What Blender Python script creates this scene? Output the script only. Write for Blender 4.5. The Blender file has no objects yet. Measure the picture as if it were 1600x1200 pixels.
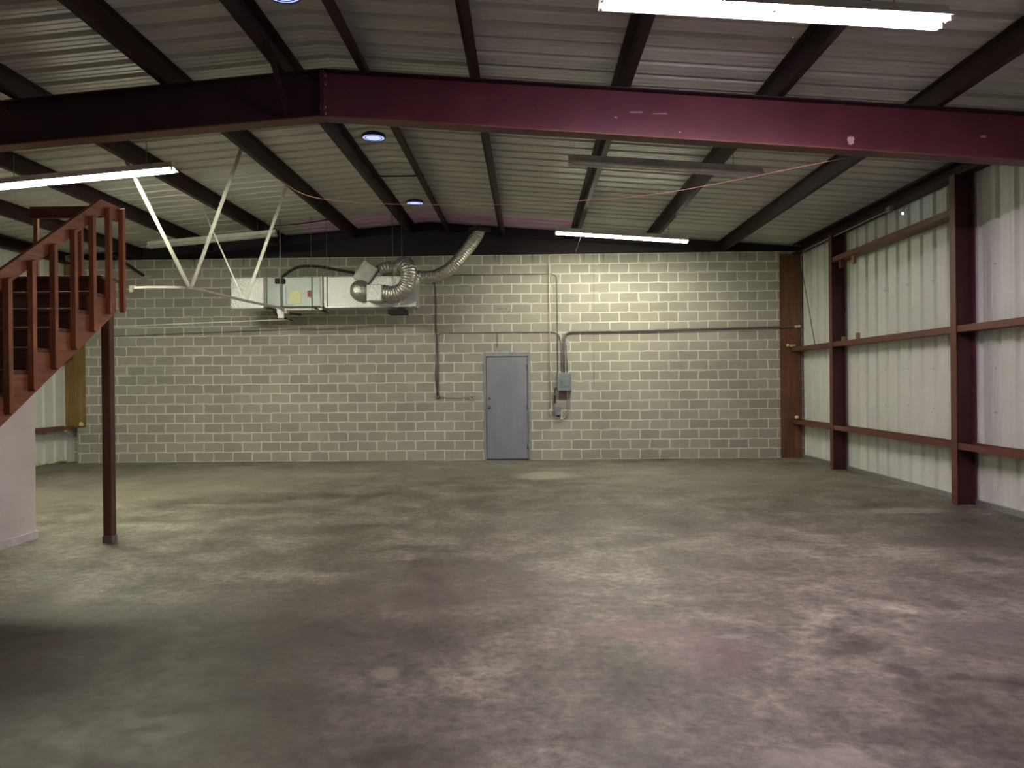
import bpy, bmesh, math, random
from mathutils import Vector, Matrix
random.seed(7)
sc = bpy.context.scene
col = sc.collection
PI = math.pi

# ------------------------------------------------------------------ camera
F_PX = 1140.0
yaw, roll, pitch = math.atan(25 / F_PX), 0.00977, math.atan(-2.8 / F_PX)
fy = Vector((-math.sin(yaw), math.cos(yaw), 0)); rx = Vector((math.cos(yaw), math.sin(yaw), 0)); up = Vector((0, 0, 1))
f2 = fy * math.cos(pitch) + up * math.sin(pitch); u2 = up * math.cos(pitch) - fy * math.sin(pitch)
r3 = rx * math.cos(roll) - u2 * math.sin(roll); u3 = u2 * math.cos(roll) + rx * math.sin(roll)
cam_d = bpy.data.cameras.new('camera'); cam = bpy.data.objects.new('camera', cam_d); col.objects.link(cam)
m = Matrix((r3, u3, -f2)).transposed().to_4x4(); m.translation = Vector((0, 0, 1.615))
cam.matrix_world = m
cam_d.sensor_fit = 'HORIZONTAL'; cam_d.sensor_width = 36.0; cam_d.lens = 36.0 * F_PX / 1600.0
cam_d.clip_start = 0.05; cam_d.clip_end = 200
sc.camera = cam

# ------------------------------------------------------------------ world, exposure
w = bpy.data.worlds.new('world'); sc.world = w; w.use_nodes = True
w.node_tree.nodes['Background'].inputs[0].default_value = (0.2, 0.25, 0.5, 1)
w.node_tree.nodes['Background'].inputs[1].default_value = 0.01
sc.view_settings.view_transform = 'Standard'; sc.view_settings.look = 'None'
sc.view_settings.gamma = 1.0; sc.view_settings.use_curve_mapping = False
sc.view_settings.exposure = 2.7
LAMP_RIGHT_NEAR = ((1.0, 0.80, 0.95), 36.0)     # colour, strength of the tubes
LAMP_LEFT = ((1.0, 1.0, 0.77), 40.0)
LAMP_RIGHT_FAR = ((1.0, 0.99, 0.80), 19.0)

# ------------------------------------------------------------------ measures
XL, XR, YB, YF = -9.8, 5.7, 15.2, -3.0        # wall panels, block face, front of hall
RX, SL = -2.05, 0.08                          # ridge and roof slope
def zb(x):                                    # underside of the purlins
    return 4.2 + SL * (5.66 - x) if x > RX else 4.2 + SL * (x + 9.76)
def zr(x): return zb(x) + 0.205               # roof sheet
YR = 7.42                                     # main frame

# ------------------------------------------------------------------ mesh helpers
class MB:
    def __init__(s): s.v = []; s.f = []; s.sm = []
    def add(s, vs, fs, smooth=False):
        o = len(s.v); s.v += [Vector(p) for p in vs]
        s.f += [[i + o for i in f] for f in fs]; s.sm += [smooth] * len(fs); return s
    def box(s, a, b, mat=None):
        x0, y0, z0 = a; x1, y1, z1 = b
        vs = [(x0, y0, z0), (x1, y0, z0), (x1, y1, z0), (x0, y1, z0), (x0, y0, z1), (x1, y0, z1), (x1, y1, z1), (x0, y1, z1)]
        if mat: vs = [mat @ Vector(p) for p in vs]
        return s.add(vs, [(0, 3, 2, 1), (4, 5, 6, 7), (0, 1, 5, 4), (1, 2, 6, 5), (2, 3, 7, 6), (3, 0, 4, 7)])
    def prism(s, pts, ax, a, b):
        # pts: 2D outline in the other two axes, extruded along ax from a to b
        def mk(p, t):
            return {'X': (t, p[0], p[1]), 'Y': (p[0], t, p[1]), 'Z': (p[0], p[1], t)}[ax]
        n = len(pts)
        vs = [mk(p, a) for p in pts] + [mk(p, b) for p in pts]
        fs = [tuple(range(n)), tuple(range(2 * n - 1, n - 1, -1))]
        fs += [(i, i + n, (i + 1) % n + n, (i + 1) % n) for i in range(n)]
        return s.add(vs, fs)
    def bar(s, p, q, wd, th, up=(0, 0, 1)):
        p, q = Vector(p), Vector(q); d = (q - p).normalized(); u = Vector(up)
        sd = d.cross(u)
        if sd.length < 1e-4: sd = d.cross(Vector((1, 0, 0)))
        sd.normalize(); u = sd.cross(d).normalized()
        vs = []
        for c in (p, q):
            for a, b in ((-1, -1), (1, -1), (1, 1), (-1, 1)): vs.append(c + sd * a * wd / 2 + u * b * th / 2)
        return s.add(vs, [(0, 1, 2, 3), (7, 6, 5, 4), (0, 4, 5, 1), (1, 5, 6, 2), (2, 6, 7, 3), (3, 7, 4, 0)])
    def tube(s, pts, r, n=10, caps=True):
        # pts polyline, r number or list
        pts = [Vector(p) for p in pts]; k = len(pts)
        R = r if isinstance(r, (list, tuple)) else [r] * k
        T = []
        for i in range(k):
            a = pts[max(i - 1, 0)]; b = pts[min(i + 1, k - 1)]; T.append((b - a).normalized())
        u = T[0].orthogonal().normalized(); vs = []
        for i in range(k):
            u = (u - T[i] * u.dot(T[i])).normalized(); v = T[i].cross(u)
            for j in range(n):
                a = 2 * PI * j / n; vs.append(pts[i] + (u * math.cos(a) + v * math.sin(a)) * R[i])
        fs = [(i * n + j, i * n + (j + 1) % n, (i + 1) * n + (j + 1) % n, (i + 1) * n + j) for i in range(k - 1) for j in range(n)]
        s.add(vs, fs, True)
        if caps:
            o = len(s.v) - len(vs)
            s.f += [[o + j for j in range(n)][::-1], [o + (k - 1) * n + j for j in range(n)]]; s.sm += [False, False]
        return s
    def ball(s, c, r, n=10, sq=(1, 1, 1), jit=0):
        c = Vector(c); vs = []; m_ = n // 2 + 1
        for i in range(m_ + 1):
            t = PI * i / m_
            for j in range(n):
                a = 2 * PI * j / n; k = 1 + random.uniform(-jit, jit)
                vs.append(c + Vector((math.sin(t) * math.cos(a) * r * sq[0] * k, math.sin(t) * math.sin(a) * r * sq[1] * k, math.cos(t) * r * sq[2])))
        fs = [(i * n + j, i * n + (j + 1) % n, (i + 1) * n + (j + 1) % n, (i + 1) * n + j) for i in range(m_) for j in range(n)]
        return s.add(vs, fs, True)
    def build(s, name, mat, parent=None, bevel=0):
        off = world_loc(parent) if parent else Vector((0, 0, 0))
        me = bpy.data.meshes.new(name)
        base = off
        if parent is None and name not in STRUCT:
            xs = [v.x for v in s.v]; ys = [v.y for v in s.v]; zs = [v.z for v in s.v]
            base = Vector(((min(xs) + max(xs)) / 2, (min(ys) + max(ys)) / 2, min(zs)))
        me.from_pydata([tuple(v - base) for v in s.v], [], s.f)
        me.polygons.foreach_set('use_smooth', s.sm)
        bm = bmesh.new(); bm.from_mesh(me); bmesh.ops.remove_doubles(bm, verts=bm.verts, dist=1e-6)
        bmesh.ops.recalc_face_normals(bm, faces=bm.faces); bm.to_mesh(me); bm.free()
        me.materials.append(mat)
        o = bpy.data.objects.new(name, me); col.objects.link(o)
        if parent: o.parent = parent
        else: o.location = base
        if bevel:
            b = o.modifiers.new('bevel', 'BEVEL'); b.width = bevel; b.segments = 2; b.limit_method = 'ANGLE'
        return o
STRUCT = set()
def world_loc(o):
    l = Vector((0, 0, 0))
    while o: l += o.location; o = o.parent
    return l
def tag(o, label=None, cat=None, group=None, kind=None):
    if label: o['label'] = label
    if cat: o['category'] = cat
    if group: o['group'] = group
    if kind: o['kind'] = kind
    return o
def thing(name, loc, label, cat, group=None):
    o = bpy.data.objects.new(name, None); col.objects.link(o); o.location = loc
    o.empty_display_size = .1
    return tag(o, label, cat, group)
def struct(o, label, cat): return tag(o, label, cat, kind='structure')
def smooth_path(pts, rad, n=6):
    # polyline with rounded corners
    P = [Vector(p) for p in pts]; out = [P[0]]
    for i in range(1, len(P) - 1):
        a = (P[i - 1] - P[i]); b = (P[i + 1] - P[i]); r = min(rad, a.length * .49, b.length * .49)
        p0 = P[i] + a.normalized() * r; p1 = P[i] + b.normalized() * r
        for k in range(n + 1):
            t = k / n; out.append(p0 * (1 - t) ** 2 + P[i] * 2 * t * (1 - t) + p1 * t * t)
    out.append(P[-1]); return out
def catmull(pts, n=10):
    P = [Vector(p) for p in pts]; P = [P[0] * 2 - P[1]] + P + [P[-1] * 2 - P[-2]]; out = []
    for i in range(1, len(P) - 2):
        for k in range(n):
            t = k / n; a, b, c, d = P[i - 1], P[i], P[i + 1], P[i + 2]
            out.append(.5 * ((2 * b) + (c - a) * t + (2 * a - 5 * b + 4 * c - d) * t * t + (3 * b - a - 3 * c + d) * t ** 3))
    out.append(P[-2]); return out

# ------------------------------------------------------------------ material helpers
class NT:
    def __init__(s, name):
        s.m = bpy.data.materials.new(name); s.m.use_nodes = True; s.t = s.m.node_tree; s.n = s.t.nodes
        s.b = s.n['Principled BSDF']; s.tc = s.n.new('ShaderNodeTexCoord')
    def new(s, typ, **kw):
        x = s.n.new('ShaderNode' + typ)
        for k, v in kw.items(): setattr(x, k, v)
        return x
    def link(s, a, b): s.t.links.new(a, b)
    def noise(s, scale, detail=4, rough=.55, stretch=None, vec=None, dist=0):
        x = s.new('TexNoise'); x.inputs['Scale'].default_value = scale; x.inputs['Detail'].default_value = detail
        x.inputs['Roughness'].default_value = rough; x.inputs['Distortion'].default_value = dist
        v = vec or s.tc.outputs['Object']
        if stretch:
            mp = s.new('Mapping'); mp.inputs['Scale'].default_value = stretch; s.link(v, mp.inputs[0]); v = mp.outputs[0]
        s.link(v, x.inputs['Vector']); return x.outputs['Fac']
    def ramp(s, fac, stops):
        x = s.new('ValToRGB'); e = x.color_ramp.elements
        while len(e) < len(stops): e.new(.5)
        for el, (p, c) in zip(e, stops):
            el.position = p; el.color = (c[0], c[1], c[2], 1) if hasattr(c, '__len__') else (c, c, c, 1)
        s.link(fac, x.inputs[0]); return x.outputs[0]
    def mix(s, fac, a, b, mode='MIX'):
        x = s.new('MixRGB', blend_type=mode)
        for i, v in ((0, fac), (1, a), (2, b)):
            if isinstance(v, (int, float)): x.inputs[i].default_value = v if i == 0 else (v, v, v, 1)
            elif isinstance(v, tuple): x.inputs[i].default_value = (*v, 1)
            else: s.link(v, x.inputs[i])
        return x.outputs[0]
    def math(s, op, a, b=0.0, c=None):
        x = s.new('Math', operation=op)
        for i, v in enumerate((a, b) if c is None else (a, b, c)):
            if isinstance(v, (int, float)): x.inputs[i].default_value = v
            else: s.link(v, x.inputs[i])
        return x.outputs[0]
    def bump(s, h, strength=.3, dist=.01):
        x = s.new('Bump'); x.inputs['Strength'].default_value = strength; x.inputs['Distance'].default_value = dist
        s.link(h, x.inputs['Height']); s.link(x.outputs[0], s.b.inputs['Normal'])
    def set(s, **kw):
        for k, v in kw.items():
            i = s.b.inputs[k.replace('_', ' ')]
            if isinstance(v, (int, float)): i.default_value = v
            elif isinstance(v, tuple): i.default_value = (*v, 1)
            else: s.link(v, i)
        return s
def simple(name, c, rough=.5, metal=0.0, var=.12, scale=6.0, bump=0):
    t = NT(name); n = t.noise(scale)
    d = tuple(x * (1 - var * 1.6) for x in c); l = tuple(min(1, x * (1 + var)) for x in c)
    t.set(Base_Color=t.ramp(n, [(.3, d), (.7, l)]), Roughness=rough, Metallic=metal)
    if bump: t.bump(t.noise(scale * 8), bump, .004)
    return t.m
def m_wood(name, dark, light, axis='Z', sc_=1.0, rough=.6):
    t = NT(name); st = {'X': (.6, 9, 9), 'Y': (9, .6, 9), 'Z': (9, 9, .6)}[axis]
    n = t.noise(2.6 * sc_, 6, .65, st, dist=.6); n2 = t.noise(1.3, 3)
    c = t.ramp(n, [(.3, dark), (.52, tuple((a + b) / 2 for a, b in zip(dark, light))), (.72, light)])
    c = t.mix(.5, c, t.ramp(n2, [(.35, .55), (.65, 1.0)]), 'MULTIPLY')
    t.set(Base_Color=c, Roughness=rough); t.bump(n, .25, .004); return t.m
def m_emit(name, c, s_):
    t = NT(name); t.set(Base_Color=(.9, .9, .9), Emission_Color=c, Emission_Strength=s_); return t.m

# red oxide structural steel
def m_primer(name, c, rough=.5):
    t = NT(name)
    n = t.noise(2.2, 5, .6); sp = t.noise(38, 2, .5, (1, 1, .35))
    b = t.ramp(n, [(.3, tuple(x * .8 for x in c)), (.7, tuple(x * 1.2 for x in c))])
    b = t.mix(t.ramp(sp, [(.73, 0.0), (.78, .5)]), b, tuple(min(1, x * 2.6 + .02) for x in c))
    t.set(Base_Color=b, Roughness=rough); t.b.inputs['Specular IOR Level'].default_value = .3; return t.m
M = {}
M['primer'] = m_primer('red_primer', (.115, .030, .042))
M['purlin'] = m_primer('dark_red_primer', (.036, .017, .018), .6)
M['girt'] = m_primer('brown_primer', (.15, .062, .045), .5)
M['column'] = m_primer('column_primer', (.060, .020, .022))
M['bolt'] = simple('steel_bolt', (.25, .24, .22), .4, .6)
M['galv'] = simple('galvanised', (.45, .46, .46), .38, .7, .12, 20)
M['conduit'] = simple('grey_conduit', (.25, .24, .225), .45, .3)
M['white_metal'] = simple('white_enamel', (.62, .61, .56), .4)
M['rail_white'] = simple('dirty_white_paint', (.25, .245, .21), .5, 0, .18, 9)
M['rail_lit'] = simple('white_paint_lit_pink', (.62, .58, .54), .5, 0, .1, 9)  # copy of the white paint with pink lamp light put into it
M['drain_white'] = simple('white_plastic_pipe', (.85, .85, .78), .5, 0, .05)
M['pvc'] = simple('cream_pvc', (.75, .70, .52), .4)
M['grey_box'] = simple('grey_enamel', (.20, .235, .26), .4, 0, .08)
M['grey_box_dark'] = simple('dark_grey_enamel', (.12, .14, .155), .4)
M['black'] = simple('black_rubber', (.012, .012, .013), .5)
M['black_foam'] = simple('black_foam', (.02, .018, .017), .8)
M['copper'] = simple('pinkish_cord', (.62, .33, .26), .6)
M['foam'] = simple('yellow_foam', (.80, .70, .36), .8, 0, .2, 30, .4)
M['brass'] = simple('orange_fitting', (.55, .27, .07), .5)
M['drywall'] = None
M['knob'] = simple('worn_knob', (.17, .15, .13), .38, .6)
M['label_yellow'] = simple('yellow_label', (.78, .78, .42), .6, 0, .1, 30)
M['label_red'] = simple('red_label', (.35, .03, .04), .5, 0, .1, 20)
M['backer'] = m_wood('brown_backer', (.10, .055, .045), (.18, .10, .075), 'X')
M['stair'] = m_wood('stained_redwood', (.19, .055, .020), (.42, .140, .046), 'Z', 1, .55)
M['stair_y'] = m_wood('stained_redwood_along', (.19, .058, .022), (.40, .138, .050), 'Y', 1, .55)
M['stair_x'] = m_wood('stained_redwood_shaded', (.06, .015, .009), (.13, .036, .018), 'X', 1, .55)  # shade on the steps put into a darker copy of the stain
M['post'] = m_wood('dark_stained_post', (.075, .026, .016), (.16, .055, .032), 'Z', 1, .55)
M['ply'] = m_wood('oiled_plywood', (.085, .034, .014), (.24, .10, .04), 'Z', .6, .5)
M['ply_pale'] = m_wood('aged_plywood', (.17, .095, .025), (.32, .20, .06), 'Z', .5, .6)
M['stub'] = m_wood('pine_scrap', (.30, .15, .06), (.5, .28, .12), 'Z')

# corrugated wall panel
t = NT('white_wall_panel')
n = t.noise(1.2, 5, .6, (1, 1, .3)); n2 = t.noise(14, 3, .6, (1, 1, .15))
c = t.ramp(n, [(.3, (.68, .71, .65)), (.7, (.78, .81, .75))])
c = t.mix(.12, c, t.ramp(n2, [(.3, .72), (.6, 1.0)]), 'MULTIPLY')
t.set(Base_Color=c, Roughness=.45); M['panel'] = t.m
# roof panel
t = NT('roof_panel')
n = t.noise(.9, 5, .6); n2 = t.noise(5, 4, .6, (.25, 2.5, 1))
c = t.ramp(n, [(.3, (.58, .58, .54)), (.7, (.70, .70, .65))])
c = t.mix(.4, c, t.ramp(n2, [(.3, .66), (.65, 1.0)]), 'MULTIPLY')
t.set(Base_Color=c, Roughness=.38); M['roof'] = t.m
t = NT('lilac_roof_panel')  # lilac tone for the roof strip along the back wall
c = t.ramp(t.noise(1.6, 4), [(.3, (.78, .50, .72)), (.7, (.90, .62, .84))])
t.set(Base_Color=c, Roughness=.5); M['roof_lilac'] = t.m
# drywall
t = NT('painted_drywall')
c = t.ramp(t.noise(1.7, 3, .5), [(.3, (.66, .61, .60)), (.62, (.76, .71, .70))])
sm = t.ramp(t.noise(2.4, 4, .6, (1, 1, .55)), [(.62, 0.0), (.74, .55)])
c = t.mix(sm, c, (.38, .30, .26)); t.set(Base_Color=c, Roughness=.7); M['drywall'] = t.m
M['baseboard'] = simple('white_baseboard', (.68, .62, .64), .4)
# door
t = NT('grey_door_paint')
c = t.ramp(t.noise(1.3, 4, .6, (1.6, 1, .7)), [(.3, (.205, .215, .255)), (.7, (.275, .285, .33))])
t.set(Base_Color=c, Roughness=.36); t.bump(t.noise(1.6, 2), .12, .02); M['door'] = t.m
M['door_frame'] = simple('grey_frame_paint', (.25, .27, .30), .4)
# foil
def m_foil(name, sc_, st, rough=.32, c=(.78, .79, .76)):
    t = NT(name); v = t.new('TexVoronoi'); v.inputs['Scale'].default_value = sc_
    t.link(t.tc.outputs['Object'], v.inputs['Vector']); n = t.noise(sc_ * 1.5, 5, .7)
    t.set(Base_Color=c, Metallic=.85, Roughness=rough)
    h = t.mix(.5, v.outputs['Distance'], n); t.bump(h, st, .012); return t.m
M['foil'] = m_foil('crinkled_foil', 26, .9, .48, (.60, .62, .60))
M['foil_flex'] = m_foil('foil_flex', 34, .7, .30, (.55, .54, .49))
t = NT('hvac_cabinet')
t.set(Base_Color=t.ramp(t.noise(3, 3), [(.3, (.20, .225, .22)), (.7, (.26, .29, .285))]), Metallic=.4, Roughness=.42); M['cabinet'] = t.m

# ------------------------------------------------------------------ concrete floor
t = NT('stained_concrete'); obj_ = t.tc.outputs['Object']
wob = t.new('TexNoise'); wob.inputs['Scale'].default_value = .8; wob.inputs['Detail'].default_value = 5; t.link(obj_, wob.inputs['Vector'])
vm = t.new('VectorMath', operation='MULTIPLY_ADD'); t.link(wob.outputs['Color'], vm.inputs[0]); vm.inputs[1].default_value = (.9, .9, 0); t.link(obj_, vm.inputs[2])
big = t.noise(.42, 7, .62, vec=vm.outputs[0]); mid = t.noise(1.7, 8, .66, vec=vm.outputs[0]); fine = t.noise(14, 6, .7)
swp = t.noise(1.4, 5, .6, (.30, 2.0, 1), vec=vm.outputs[0])
c = t.ramp(big, [(.34, (.135, .125, .105)), (.5, (.215, .205, .175)), (.66, (.30, .29, .255))])
c = t.mix(.9, c, t.ramp(mid, [(.32, .42), (.5, .86), (.66, 1.3)]), 'MULTIPLY')
c = t.mix(.55, c, t.ramp(swp, [(.32, .62), (.6, 1.12)]), 'MULTIPLY')
med = t.noise(4.2, 9, .74, (1, 1.3, 1), vec=vm.outputs[0])
c = t.mix(.95, c, t.ramp(med, [(.34, .42), (.47, .88), (.55, 1.05), (.68, 1.45)]), 'MULTIPLY')
c = t.mix(.85, c, t.ramp(fine, [(.34, .45), (.5, .95), (.66, 1.4)]), 'MULTIPLY')
vo = t.new('TexVoronoi'); vo.inputs['Scale'].default_value = 3.1; t.link(vm.outputs[0], vo.inputs['Vector'])
pit = t.math('MULTIPLY', t.ramp(vo.outputs['Distance'], [(.05, 1.0), (.13, 0.0)]), t.ramp(t.noise(1.3, 3), [(.5, 0.0), (.6, .75)]))
c = t.mix(pit, c, (.055, .05, .048))
# long scratches
scr = t.math('MULTIPLY', t.ramp(t.noise(7, 3, .5, (6, .22, 1), dist=.2), [(.69, 0.0), (.72, .5)]), t.ramp(t.noise(.6, 2), [(.5, 0.0), (.6, 1.0)]))
c = t.mix(scr, c, (.06, .055, .05))
# pale scuffs
sc1 = t.math('MULTIPLY', t.ramp(t.noise(3.3, 9, .75, vec=vm.outputs[0]), [(.62, 0.0), (.70, 1.0)]), t.ramp(t.noise(.5, 2), [(.45, 0.0), (.6, .6)]))
c = t.mix(sc1, c, (.42, .41, .37))
# stains, pale patches and painted near-left shade: x, y, rx, ry, colour, strength
sepd = t.new('VectorMath', operation='MULTIPLY_ADD'); wn = t.new('TexNoise'); wn.inputs['Scale'].default_value = 5; wn.inputs['Detail'].default_value = 5
t.link(obj_, wn.inputs['Vector']); t.link(wn.outputs['Color'], sepd.inputs[0]); sepd.inputs[1].default_value = (.22, .22, 0)
sub = t.new('VectorMath', operation='SUBTRACT'); t.link(obj_, sub.inputs[0]); sub.inputs[1].default_value = (.11, .11, 0); t.link(sub.outputs[0], sepd.inputs[2])
SPOTS = [(2.05, 4.08, .07, .08, (.05, .045, .045), .8), (2.32, 3.98, .06, .05, (.05, .045, .045), .8), (2.95, 5.25, .1, .1, (.06, .05, .05), .6),
         (.30, 12.6, .55, .55, (.50, .50, .42), .6), (.85, 13.3, .35, .25, (.10, .10, .09), .5), (-.82, 4.05, .09, .10, (.42, .40, .34), .6),
         (4.6, 9.0, .5, .20, (.48, .46, .43), .45), (3.6, 9.3, .5, .3, (.09, .085, .08), .45), (-6.5, 10.4, .45, .25, (.12, .12, .10), .5),
         (.72, 4.75, .42, .18, (.16, .085, .105), .55), (1.05, 4.35, .30, .35, (.18, .10, .12), .45), (1.25, 4.62, .12, .04, (.30, .30, .30), .45),
         (3.1, 4.6, .7, .35, (.08, .07, .07), .5), (4.4, 7.2, .8, .5, (.08, .072, .07), .45), (2.7, 3.9, .06, .05, (.05, .05, .05), .7),
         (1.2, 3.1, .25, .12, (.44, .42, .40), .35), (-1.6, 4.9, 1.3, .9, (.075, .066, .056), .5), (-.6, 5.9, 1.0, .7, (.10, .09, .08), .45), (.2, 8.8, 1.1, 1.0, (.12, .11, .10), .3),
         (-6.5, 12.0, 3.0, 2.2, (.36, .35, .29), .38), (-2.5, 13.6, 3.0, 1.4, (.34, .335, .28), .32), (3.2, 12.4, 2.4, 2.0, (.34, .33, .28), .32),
         (-2.7, 3.9, 1.7, 1.3, (.05, .045, .036), .75), (-1.2, 3.2, 1.2, .6, (.07, .062, .052), .55), (-4.2, 4.6, 1.6, .9, (.05, .046, .036), .7)]  # this row: shade on the near-left floor painted as dark spots
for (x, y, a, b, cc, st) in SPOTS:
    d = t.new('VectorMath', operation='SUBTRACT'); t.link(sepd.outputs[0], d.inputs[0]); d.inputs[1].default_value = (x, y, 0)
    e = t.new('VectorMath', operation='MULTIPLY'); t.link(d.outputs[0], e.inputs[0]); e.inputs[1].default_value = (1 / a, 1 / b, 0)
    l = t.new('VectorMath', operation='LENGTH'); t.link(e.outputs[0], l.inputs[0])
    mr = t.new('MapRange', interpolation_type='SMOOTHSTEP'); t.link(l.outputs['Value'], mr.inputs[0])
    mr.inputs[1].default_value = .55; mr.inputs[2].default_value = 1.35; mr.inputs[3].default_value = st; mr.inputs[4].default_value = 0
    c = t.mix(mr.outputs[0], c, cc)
rg = t.ramp(med, [(.35, .42), (.65, .66)])
c = t.mix(1.0, c, (.92, .89, .83), 'MULTIPLY')
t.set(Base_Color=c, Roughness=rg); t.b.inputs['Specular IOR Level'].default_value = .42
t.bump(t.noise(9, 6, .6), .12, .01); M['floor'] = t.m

# ------------------------------------------------------------------ block wall
t = NT('concrete_block'); sx = t.new('SeparateXYZ')
wb = t.new('TexNoise'); wb.inputs['Scale'].default_value = 5.5; wb.inputs['Detail'].default_value = 3; t.link(t.tc.outputs['Object'], wb.inputs['Vector'])
v1 = t.new('VectorMath', operation='MULTIPLY_ADD'); t.link(wb.outputs['Color'], v1.inputs[0]); v1.inputs[1].default_value = (.046, .046, .036); t.link(t.tc.outputs['Object'], v1.inputs[2])
t.link(v1.outputs[0], sx.inputs[0])
cx = t.new('CombineXYZ'); t.link(t.math('ADD', sx.outputs['X'], -.285 - .023 + 40 * .4064 + .2032), cx.inputs[0]); t.link(t.math('ADD', sx.outputs['Z'], .2032 * 20 - .018), cx.inputs[1])
def brick(ms, c1, c2, cm, bias=0, smooth=.3):
    b = t.new('TexBrick', offset=.5, offset_frequency=2, squash=1.0); t.link(cx.outputs[0], b.inputs['Vector'])
    for k, v in (('Color1', (*c1, 1)), ('Color2', (*c2, 1)), ('Mortar', (*cm, 1)), ('Scale', 1.0), ('Mortar Size', ms), ('Mortar Smooth', smooth), ('Bias', bias), ('Brick Width', .4064), ('Row Height', .2032)):
        b.inputs[k].default_value = v
    return b
bkw = brick(.026, (0, 0, 0), (0, 0, 0), (1, 1, 1), 0, .25)
bk = brick(.0125, (.33, .315, .265), (.41, .395, .33), (.72, .71, .62), 0, .35)
c = bk.outputs['Color']
smr = t.math('MULTIPLY', bkw.outputs['Fac'], t.ramp(t.noise(1.9, 4, .65, vec=v1.outputs[0]), [(.50, 0.0), (.60, .75)]))
c = t.mix(smr, c, (.58, .575, .50))
blk2 = brick(0.0, (0, 0, 0), (1, 1, 1), (0, 0, 0), -.72, 0)     # some odd blocks warmer
warm = t.math('MULTIPLY', blk2.outputs['Color'], t.math('SUBTRACT', 1.0, bk.outputs['Fac']))
c = t.mix(t.math('MULTIPLY', warm, .45), c, (.33, .26, .22))
c = t.mix(.5, c, t.ramp(t.noise(1.1, 6, .6), [(.3, .74), (.7, 1.12)]), 'MULTIPLY')
c = t.mix(.45, c, t.ramp(t.noise(55, 4, .7), [(.3, .72), (.7, 1.15)]), 'MULTIPLY')
eff = t.ramp(t.noise(1.6, 6, .7, (1, 1, 1.2)), [(.62, 0.0), (.75, .38)]); c = t.mix(eff, c, (.52, .52, .46))
# black drip marks under the top course
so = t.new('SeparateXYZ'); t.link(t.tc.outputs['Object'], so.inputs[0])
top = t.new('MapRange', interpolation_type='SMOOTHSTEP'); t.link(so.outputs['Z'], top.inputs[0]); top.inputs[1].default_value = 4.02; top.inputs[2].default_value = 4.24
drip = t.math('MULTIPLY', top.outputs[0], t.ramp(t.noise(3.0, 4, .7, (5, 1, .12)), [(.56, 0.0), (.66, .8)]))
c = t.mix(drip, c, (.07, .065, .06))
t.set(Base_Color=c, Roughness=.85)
h = t.math('ADD', t.math('MULTIPLY', bk.outputs['Fac'], -.25), t.math('MULTIPLY', t.noise(60, 3), .5)); t.bump(h, .35, .01)
M['block'] = t.m
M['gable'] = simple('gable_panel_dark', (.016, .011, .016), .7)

# ================================================================== SETTING
STRUCT |= {'floor', 'ceiling', 'wall_back', 'wall_right', 'wall_left', 'wall_front', 'wall_partition', 'trim_1', 'trim_2', 'trim_3', 'trim_4', 'trim_5', 'baseboard_left', 'baseboard_right'}
def st(mb, name, mat, label): return struct(mb.build(name, mat), label, None) if False else tag(mb.build(name, mat), label, None, None, 'structure')
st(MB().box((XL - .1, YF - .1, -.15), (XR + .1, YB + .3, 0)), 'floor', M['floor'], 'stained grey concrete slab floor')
DX0, DX1, DZ = -.928, .05, 2.235
mb = MB()
mb.box((-9.34, YB, 0), (DX0, YB + .2, 4.267)); mb.box((DX1, YB, 0), (5.215, YB + .2, 4.267)); mb.box((DX0, YB, DZ), (DX1, YB + .2, 4.267))
mb.box((-9.52, YB + .001, 0), (-9.34, YB + .2, .75)); mb.box((XL, YB + .03, .75), (-9.34, YB + .2, 4.3)); mb.box((XL - .1, YB + .34, 0), (-9.34, YB + .38, .8)); mb.box((DX0 - .1, YB + .21, 0), (DX1 + .1, YB + .24, DZ + .1)); mb.box((XR, YB, 0), (XR + .12, YB + .2, 4.267)); mb.box((5.215, YB + .03, 0), (XR, YB + .2, 4.267))  # includes a slab behind the door, added to stop light leaking in
st(mb, 'wall_back', M['block'], 'grey concrete block back wall with pale mortar joints')

def corrugated(length, pitch_, first, inward, axis_pts):
    pass
def wall_panel(x, sgn, y0, y1, phase, z1, name, label):
    # sgn: direction pointing out of the hall; grooves run vertically and dip outwards
    prof = [(y0, 0.0)]; p = .3425; k = math.ceil((y0 - phase) / p); 
    while phase + k * p < y1 - .1:
        yc = phase + k * p
        if yc - .055 > y0:
            prof += [(yc - .050, 0), (yc - .036, .046), (yc + .036, .046), (yc + .050, 0)]
            for q in (.115, .2275):                     # small stiffening ribs
                prof += [(yc + q - .014, 0), (yc + q, .003), (yc + q + .014, 0)]
        k += 1
    prof = [q for q in prof if q[0] < y1] + [(y1, 0)]
    mb = MB(); n = len(prof); th = .004
    z1 += .03
    vs = [(x + sgn * d, y, 0) for y, d in prof] + [(x + sgn * d, y, z1) for y, d in prof]
    vs += [(x + sgn * (d + th), y, 0) for y, d in prof] + [(x + sgn * (d + th), y, z1) for y, d in prof]
    fs = [(i, i + 1, n + i + 1, n + i) for i in range(n - 1)] + [(2 * n + i, 3 * n + i, 3 * n + i + 1, 2 * n + i + 1) for i in range(n - 1)]
    mb.add(vs, fs); mb.box((x + sgn * .055, y0, 0), (x + sgn * .07, y1, z1))
    return st(mb, name, M['panel'], label)
wall_panel(XR, 1, YF, YB + .05, 9.98, 4.40, 'wall_right', 'white ribbed metal wall on the right')
wall_panel(XL, -1, YF, YB + .34, 14.19, 4.40, 'wall_left', 'white ribbed metal wall on the left')
mb = MB(); mb.box((XL - .1, YF - .1, 0), (XR + .1, YF, 5.1)); st(mb, 'wall_front', M['panel'], 'plain metal wall closing the hall behind')

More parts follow.
